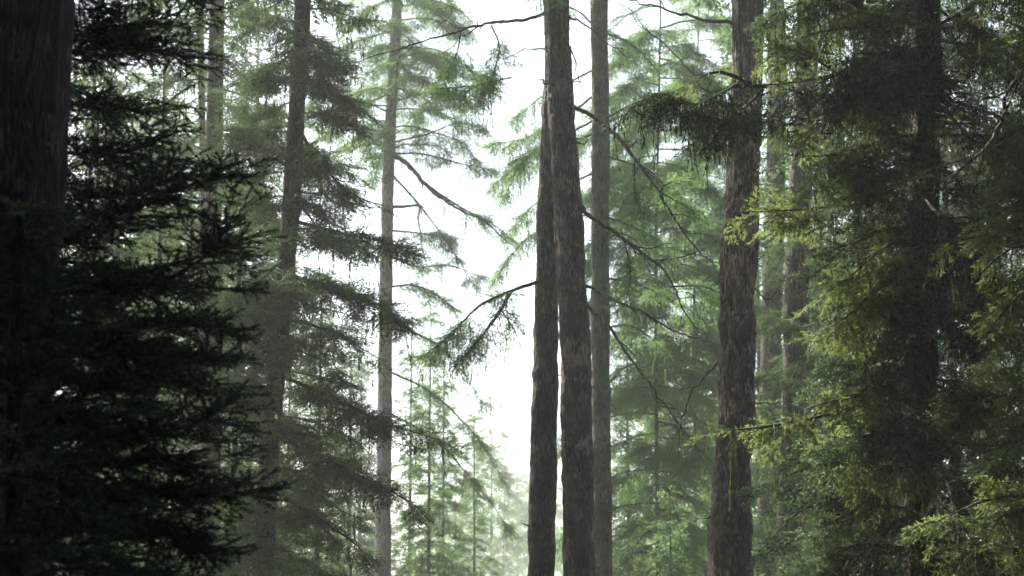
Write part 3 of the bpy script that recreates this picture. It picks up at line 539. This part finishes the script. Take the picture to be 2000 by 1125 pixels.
# ---- the mossy tree on the right
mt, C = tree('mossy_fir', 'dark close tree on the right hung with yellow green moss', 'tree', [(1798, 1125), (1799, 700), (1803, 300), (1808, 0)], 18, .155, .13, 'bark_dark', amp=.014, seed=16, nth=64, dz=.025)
limb(mt, C, px_path([(1795, 110, 18), (1700, 128, 17.8), (1600, 150, 17.6), (1530, 165, 17.4), (1475, 170, 17.3)]), .034, 4, .3)
limb(mt, C, px_path([(1900, 10, 17.5), (1830, 55, 17.4), (1770, 85, 17.3)]), .028, 3, .3)
HV = dict(style='mossy', mat='sunlit_yellowgreen', moss='moss')  # sunlit and shaded boughs of this tree get different needle colours
for pts, kw in [
  ([(1500, 170, 17.3), (1430, 168, 17.2), (1370, 200, 17.2), (1300, 182, 17.1), (1240, 200, 17), (1208, 215, 17)], dict(mat='spruce', spread=.22, dens=3.0, drape=1.0, drape_len=.34, size=.62, t0=.0, moss=None)),
  ([(1440, 165, 17.2), (1400, 185, 17.0), (1345, 215, 16.9)], dict(mat='spruce', spread=.2, dens=3, drape=.9, drape_len=.26, size=.7, moss=None)),
  ([(1490, 175, 17.3), (1455, 210, 17.2), (1410, 240, 17.1), (1372, 270, 17.1)], dict(mat='spruce', spread=.2, dens=3.5, drape=.9, drape_len=.30, size=.8, moss=None)),
  ([(1330, 190, 17.1), (1285, 215, 17.0), (1255, 240, 17.0)], dict(mat='spruce', spread=.14, dens=2.5, drape=.9, drape_len=.24, size=.7, moss=None)),
  ([(1470, 170, 17.3), (1440, 150, 17.2), (1395, 140, 17.1), (1340, 165, 17.0)], dict(mat='sunlit_yellowgreen', spread=.16, dens=1.2, drape=.3, drape_len=.2, size=.7)),
  ([(1800, 90, 18), (1740, 100, 17.3), (1680, 120, 16.9), (1620, 110, 16.7)], dict(mat='spruce', spread=.5, dens=2.0, drape=.8, drape_len=.4)),
  ([(1800, 110, 18), (1720, 150, 17.2), (1660, 180, 16.8)], dict(mat='spruce', spread=.5, dens=2.0, drape=.8, drape_len=.4)),
  ([(1800, 520, 18), (1760, 590, 17.3), (1770, 680, 17.0), (1760, 760, 16.9)], dict(mat='spruce', spread=.4, dens=1.6, drape=.8, drape_len=.4)),
  ([(1800, 380, 18), (1850, 440, 17.2), (1900, 520, 16.9), (1920, 620, 16.8)], dict(mat='spruce', spread=.5, dens=1.6, drape=.8, drape_len=.4)),
  ([(1800, 800, 18), (1740, 830, 17.0), (1690, 860, 16.8)], dict(mat='spruce', spread=.4, dens=1.6, drape=.9, drape_len=.45)),
  ([(1800, 50, 18), (1660, 20, 17.5), (1560, 10, 17.2), (1490, 40, 17.1)], dict(mat='fir', drape=.9, drape_len=.5, dens=1.4)),
  ([(1700, 175, 17.6), (1610, 190, 17.3), (1540, 180, 17.1), (1500, 215, 17)], dict(mat='spruce', drape=.9, drape_len=.5, dens=1.8, spread=.3)),
  ([(1750, 300, 17.8), (1650, 330, 17.4), (1580, 360, 17.2)], dict(mat='fir', drape=.9, drape_len=.5, dens=1.5, spread=.3)),
  ([(1800, 30, 18), (1700, 50, 17.7), (1600, 60, 17.4), (1500, 95, 17.2)], {}),
  ([(1800, 150, 18), (1700, 170, 17.4), (1600, 120, 17.2), (1510, 80, 17)], dict(mat='fir')),
  ([(1800, 180, 18), (1690, 200, 17.6), (1590, 230, 17.4), (1500, 235, 17.2)], {}),
  ([(1800, 260, 18), (1700, 280, 17.6), (1620, 300, 17.4), (1530, 300, 17.2)], dict(spread=.3, mat='fir')),
  ([(1800, 330, 18), (1720, 340, 17.6), (1640, 390, 17.4), (1560, 410, 17.2), (1445, 415, 17)], dict(spread=.30)),
  ([(1800, 440, 18), (1720, 450, 17.6), (1650, 480, 17.3), (1560, 490, 17.2)], dict(spread=.3, mat='fir')),
  ([(1830, 470, 17.6), (1740, 475, 17.2), (1680, 520, 17), (1605, 575, 16.8)], {}),
  ([(1800, 560, 18), (1730, 545, 17.3), (1680, 600, 17), (1625, 640, 16.8)], {}),
  ([(1800, 640, 18), (1700, 625, 17.6), (1610, 650, 17.4)], dict(spread=.3)),
  ([(1800, 700, 18), (1730, 740, 17.5), (1690, 770, 17.3), (1620, 785, 17.1), (1555, 808, 17)], dict(spread=.30, drape_len=.5)),
  ([(1690, 790, 17.4), (1600, 815, 17.2), (1500, 835, 17), (1385, 842, 16.9)], dict(spread=.24, drape_len=.36)),
  ([(1800, 880, 18), (1740, 910, 17.5), (1690, 908, 17.3), (1635, 900, 17.1)], dict(spread=.26)),
  ([(1800, 1000, 18), (1700, 990, 17.8), (1600, 1030, 17.6)], dict(mat='fir')),
  ([(1800, 1080, 18), (1690, 1060, 17.8), (1590, 1100, 17.6)], dict(mat='fir')),
  ([(1805, 250, 18), (1880, 240, 17.5), (1960, 260, 17.2), (2030, 330, 17)], {}),
  ([(1805, 60, 18), (1900, 60, 17.5), (1990, 100, 17.2), (2050, 150, 17)], dict(mat='fir')),
  ([(1805, 620, 18), (1880, 610, 17.5), (1960, 640, 17.2), (2050, 700, 17)], dict(mat='fir')),
  ([(1805, 740, 18), (1870, 780, 17.5), (1860, 860, 17.2), (1845, 930, 17)], dict(spread=.3)),
  ([(1805, 780, 18), (1900, 790, 17.5), (1990, 850, 17.2)], {})]:
    k = dict(HV); k.update(kw); st = k.pop('style'); ma = k.pop('mat'); k.setdefault('spread', .38); k.setdefault('r0', .02)
    leafy(mt, C, px_path(pts), st, ma, **k)
g = Geo(); gm = Geo()
whorls(g, C, 2.0, 8.6, 60, lambda s: 1.3, 'mossy', rise=.0, drop=.30, dens=.8, gm=gm, spread=.36)
whorls(g, C, 9.5, 17, 8, lambda s: 1.3 * (1 - s) + .4, 'shade')
o = crown(mt, C, g, 'spruce'); put('hanging_moss', gm.mesh('hanging_moss', [M['moss']], origin=C[0]), o, C[0])['kind'] = 'stuff'
# ---- the tree just outside on the right, its boughs reach in
rt, C = tree('mossy_fir', 'tree at the right border showing bare forked limbs and sunlit low boughs', 'tree', [(2130, 1125), (2125, 560), (2120, 0)], 16, .16, .14, 'bark_dark', amp=.014, seed=17)
for pts in [[(2120, 930, 16), (2010, 965, 15.6), (1940, 975, 15.4), (1880, 1000, 15.2), (1830, 1022, 15.1)], [(2120, 1010, 16), (2010, 1000, 15.4), (1950, 1020, 15.2), (1900, 1060, 15)],
            [(2120, 420, 16), (1990, 445, 15.7), (1920, 455, 15.6), (1850, 470, 15.5), (1780, 490, 15.5)], [(2120, 1100, 16), (2010, 1095, 15.6), (1950, 1120, 15.4)], [(2120, 350, 16), (2020, 380, 15.8), (1940, 420, 15.7)],
            [(2120, 560, 16), (2020, 560, 15.8), (1950, 620, 15.7), (1930, 700, 15.7)], [(2120, 100, 16), (2020, 60, 15.8), (1940, 30, 15.7)], [(2120, 700, 16), (2030, 720, 15.8), (1970, 800, 15.7)]]:
    leafy(rt, C, px_path(pts), 'mossy', 'sunlit_yellowgreen', moss='moss', r0=.018, spread=.34)
for pts, r in [([(2110, 60, 16), (2000, 150, 15.8), (1955, 235, 15.7), (1920, 290, 15.2), (1860, 335, 15.1), (1800, 358, 15.0)], .030), ([(1920, 290, 15.6), (1915, 340, 15.6), (1890, 375, 15.6)], .012), ([(1925, 280, 15.6), (1890, 270, 15.6), (1850, 215, 15.6), (1800, 190, 15.6)], .014),
               ([(1960, 225, 15.7), (1985, 150, 15.8), (1990, 80, 15.8)], .012), ([(2110, 470, 16), (1980, 490, 15.2), (1900, 560, 15.0), (1850, 610, 15.0), (1810, 640, 15.0)], .018), ([(2110, 1120, 16), (1960, 1060, 15.8), (1880, 1050, 15.8), (1840, 1080, 15.8)], .012),
               ([(1960, 1100, 15.8), (1880, 1040, 15.8), (1850, 960, 15.8), (1840, 920, 15.8)], .010), ([(1950, 1010, 15.8), (1900, 1080, 15.8), (1870, 1125, 15.8)], .009)]:
    limb(rt, C, px_path([(a_, b_, min(c_, 15.3)) if a_ < 2100 else (a_, b_, c_) for a_, b_, c_ in pts]), r, 6, .35, mat='bark')
g = Geo(); gm = Geo(); whorls(g, C, 1.5, 7.5, 40, lambda s: 1.0, 'mossy', rise=.0, drop=.3, dens=.7, gm=gm); whorls(g, C, 8, 18, 24, lambda s: 2.2 * (1 - s) + .4, 'shade')
o = crown(rt, C, g, 'fir'); put('hanging_moss', gm.mesh('hanging_moss', [M['moss']], origin=C[0]), o, C[0])['kind'] = 'stuff'

# ------------------------------------------------------------------ the wood behind
def proto(name, H, L, n, mat, bark, z0=1.5, pw=.8, seed=30, dens=1.0):
    C = [A3(0, 0, 0), A3(.05, .03, H * .5), A3(0, 0, H)]; root = empty(name, (0, 0, 0), '', 'tree')
    put('trunk', trunk_mesh('trunk', C, [H * .007, H * .004, .02], M[bark], amp=.006, nth=20, dz=.15, seed=seed), root, C[0])
    g = Geo(); whorls(g, C, z0, H - .2, n, lambda s: L * (1 - s)**pw + .15, 'far', rise=.2, drop=.55, dens=dens, spread=.28 * L + .1)
    put('crown', g.mesh('crown', [M[mat], M['twig']]), root, C[0]); return root
PR = [proto('fir_tree', 21, 2.7, 120, 'fir', 'bark'), proto('hemlock', 24, 3.1, 110, 'hemlock', 'bark_moss', z0=3, dens=.8, seed=31), proto('spruce', 12, 2.0, 90, 'hemlock', 'bark', z0=.6, seed=32)]
used = set()
def far(kind, px, Y, sc, label, group=None):
    k_ = 2.2 if group == GB else 1.45 if group == GA and Y > 45 else 1.3 if group == GC and Y > 40 else 1.0; Y *= k_; sc *= k_ * (.92 if group == GB else 1)
    p = at(px, 1125, Y); loc = (p[0], p[1], 0)
    if kind not in used:
        used.add(kind); o = PR[kind]; o.location = loc; o.scale = (sc,) * 3; o['label'] = label
        if group: o['group'] = group
        return o
    return copy_thing(PR[kind], loc, rng.uniform(0, 6.28), sc, label, group)
GA, GB, GC = 'hazy trees behind the dark middle fir', 'misty young conifers in the bright gap', 'dim trees behind the right hand trunks'
for kind, px, Y, sc, lab in [
  (0, 180, 52, .95, 'dim hazy fir seen through the near spruce, closest to the huge dark trunk'),
  (1, 290, 60, 1.0, 'hazy hemlock behind the outer boughs of the near spruce'),
  (0, 480, 66, 1.05, 'hazy fir between the thicker grey trunk and the darkest middle fir'),
  (1, 620, 74, .62, 'feathery hemlock just right of the trunk of the darkest middle fir'),
  (0, 560, 58, .55, 'small hazy fir right behind the trunk of the darkest middle fir'),
  (1, 370, 84, 1.1, 'faint far hemlock just left of the slimmest grey trunk'),
  (1, 680, 60, .45, 'short hazy hemlock between the darkest middle fir and the pale trunk'),
  (0, 230, 90, 1.2, 'farthest palest fir showing through gaps of the near spruce'),
  (0, 700, 88, .72, 'pale low fir just left of the pale sunlit trunk'),
  (0, 150, 33, .62, 'dark fir filling the gaps of the near spruce low beside the huge dark trunk'),
  (0, 290, 36, .60, 'dark fir behind the lower boughs of the near spruce'),
  (0, 455, 36, .55, 'dark low fir between the near spruce and the darkest middle fir'),
  (0, 620, 38, .42, 'dark small fir under the drooping boughs of the darkest middle fir')]:
    far(kind, px, Y, sc, lab, GA)
for kind, px, Y, sc, lab in [
  (2, 958, 105, 1.25, 'misty conifer whose tip rises highest into the bright gap left of the twin trunks'),
  (2, 890, 84, .75, 'slim misty conifer with a thin visible stem low in the bright gap'),
  (2, 1010, 120, 1.1, 'palest misty conifer touching the left edge of the twin trunks'),
  (2, 860, 110, .95, 'misty conifer half behind the thin green hemlock right of the pale trunk'),
  (2, 925, 135, 1.2, 'faintest far conifer in the middle of the row in the bright gap'),
  (2, 985, 95, .7, 'short misty conifer in front of the palest one by the twin trunks'),
  (2, 1040, 110, 1.05, 'misty conifer hidden mostly by the left twin trunk'),
  (2, 1075, 128, 1.2, 'misty conifer glimpsed in the slit between the twin trunks')]:
    far(kind, px, Y, sc, lab, GB)
for kind, px, Y, sc, lab in [
  (0, 1490, 66, .95, 'dim fir just right of the red brown trunk'),
  (1, 1620, 50, .8, 'dim hemlock behind the left tips of the mossy boughs'),
  (0, 1700, 46, .95, 'dark fir left of the mossy tree trunk, behind its boughs'),
  (0, 1880, 42, .9, 'dark fir right of the mossy tree trunk, behind its boughs'),
  (1, 1790, 60, 1.05, 'dim hemlock straight behind the mossy tree trunk'),
  (0, 1960, 55, 1.1, 'dim fir behind the bare forked limbs at the right border'),
  (1, 1560, 74, .8, 'faint hemlock behind the dim straight trunk'),
  (0, 2080, 48, 1.0, 'dark fir cut by the right border of the photo'),
  (0, 1640, 34, .42, 'small dark fir low in the photo right of the dim straight trunk'),
  (0, 1740, 36, .45, 'small dark fir low in the photo left of the mossy tree trunk')]:
    far(kind, px, Y, sc, lab, GC)
far(1, 925, 76, .43, 'low feathery hemlock whose rounded crown fills the foot of the bright gap')
far(1, 865, 70, .50, 'soft hemlock between the pale trunk and the foot of the bright gap')
far(1, 838, 62, .50, 'thin green hemlock low in the photo just right of the pale trunk')
far(1, 800, 70, .55, 'feathery hazy hemlock behind the foot of the pale sunlit trunk')
far(1, 1230, 78, .62, 'far misty hemlock directly right of the mossy trunk')
far(2, 1310, 44, .42, 'bright green young conifer at the foot of the photo left of the red brown trunk')
far(0, 1400, 88, .95, 'faint tall fir right behind the red brown trunk')

# ---- unseen wood added round the viewpoint to darken it, one mass overhead and behind
g = Geo()
for k in range(80):
    a = rng.uniform(-.15, 1.15) * math.pi + math.pi if k < 66 else None
    if a is not None: r = rng.uniform(9, 45); x, y = r * math.cos(a), r * math.sin(a)
    else: x = rng.choice([-1, 1]) * rng.uniform(16, 34); y = rng.uniform(5, 30)
    if abs(x) < 4 and y > -8: continue
    Hh = rng.uniform(16, 24); C2 = [A3(x, y, 0), A3(x, y, Hh)]
    tubes(g, smooth(C2, 8)[None], np.linspace(.25, .03, 8)[None], 8)
    whorls(g, C2, .8, Hh, 40, lambda s: 3.2 * (1 - s) + .5, 'shade')
for x, y, Hh in [(-6.3, 3.5, 13), (-7, 7.5, 14), (-7.6, 11.5, 15), (-9, 15, 15), (-8.2, 19, 14), (-10.5, 23, 14), (-5.2, .5, 13), (-11, 10, 17), (-12, 17, 17), (-4.6, -3, 15), (-9, 1, 16), (5.5, 3, 14), (7.5, 9, 16), (9, 15, 17)]:  # trees added out of view to keep sun off the foreground
    C2 = [A3(x, y, 0), A3(x, y, Hh)]; tubes(g, smooth(C2, 8)[None], np.linspace(.22, .03, 8)[None], 8)
    whorls(g, C2, 1.2, Hh, 60, lambda s: 2.6 * (1 - s)**.6 + .5, 'shade')
for x, y, Hh in [(-5.5, 5, 19), (5.2, 2, 19), (6.4, 9, 19), (-6.2, 10, 20), (0, -5, 18), (3, -7, 18), (-3, -8, 18)]:  # wide crowns added overhead to cut sky light near the camera
    C2 = [A3(x, y, 0), A3(x, y, Hh)]; tubes(g, smooth(C2, 8)[None], np.linspace(.25, .03, 8)[None], 8)
    whorls(g, C2, 10.5, Hh, 60, lambda s: 5.2 * (1 - s)**.6 + .5, 'shade', rise=.15, drop=.25)
wd = bpy.data.objects.new('woodland', g.mesh('woodland', [M['spruce'], M['bark_dark']])); COL.objects.link(wd)
wd['kind'] = 'stuff'; wd['label'] = 'unseen spruce wood added around the viewpoint for shade'; wd['category'] = 'wood'

# ---- haze
V = [(x, y, z) for x in (-160, 160) for y in (-60, 400) for z in (-1.6, 46)]
me = bpy.data.meshes.new('haze'); me.from_pydata(V, [], [(0, 1, 3, 2), (4, 6, 7, 5), (0, 4, 5, 1), (2, 3, 7, 6), (0, 2, 6, 4), (1, 5, 7, 3)])
hz = bpy.data.objects.new('haze', me); COL.objects.link(hz); hz['kind'] = 'stuff'
m, t, out = new_mat('haze'); vp = t.nodes.new('ShaderNodeVolumePrincipled'); vp.inputs['Color'].default_value = (.87, .97, .94, 1)
vp.inputs['Density'].default_value = HAZE; vp.inputs['Anisotropy'].default_value = .5; t.links.new(vp.outputs[0], out.inputs['Volume'])
me.materials.append(m)
print('BUILT', round(time.time() - T0, 1), 's', sum(len(o.data.polygons) for o in S.objects if o.type == 'MESH' and o.data.users == 1) // 1000, 'k faces')
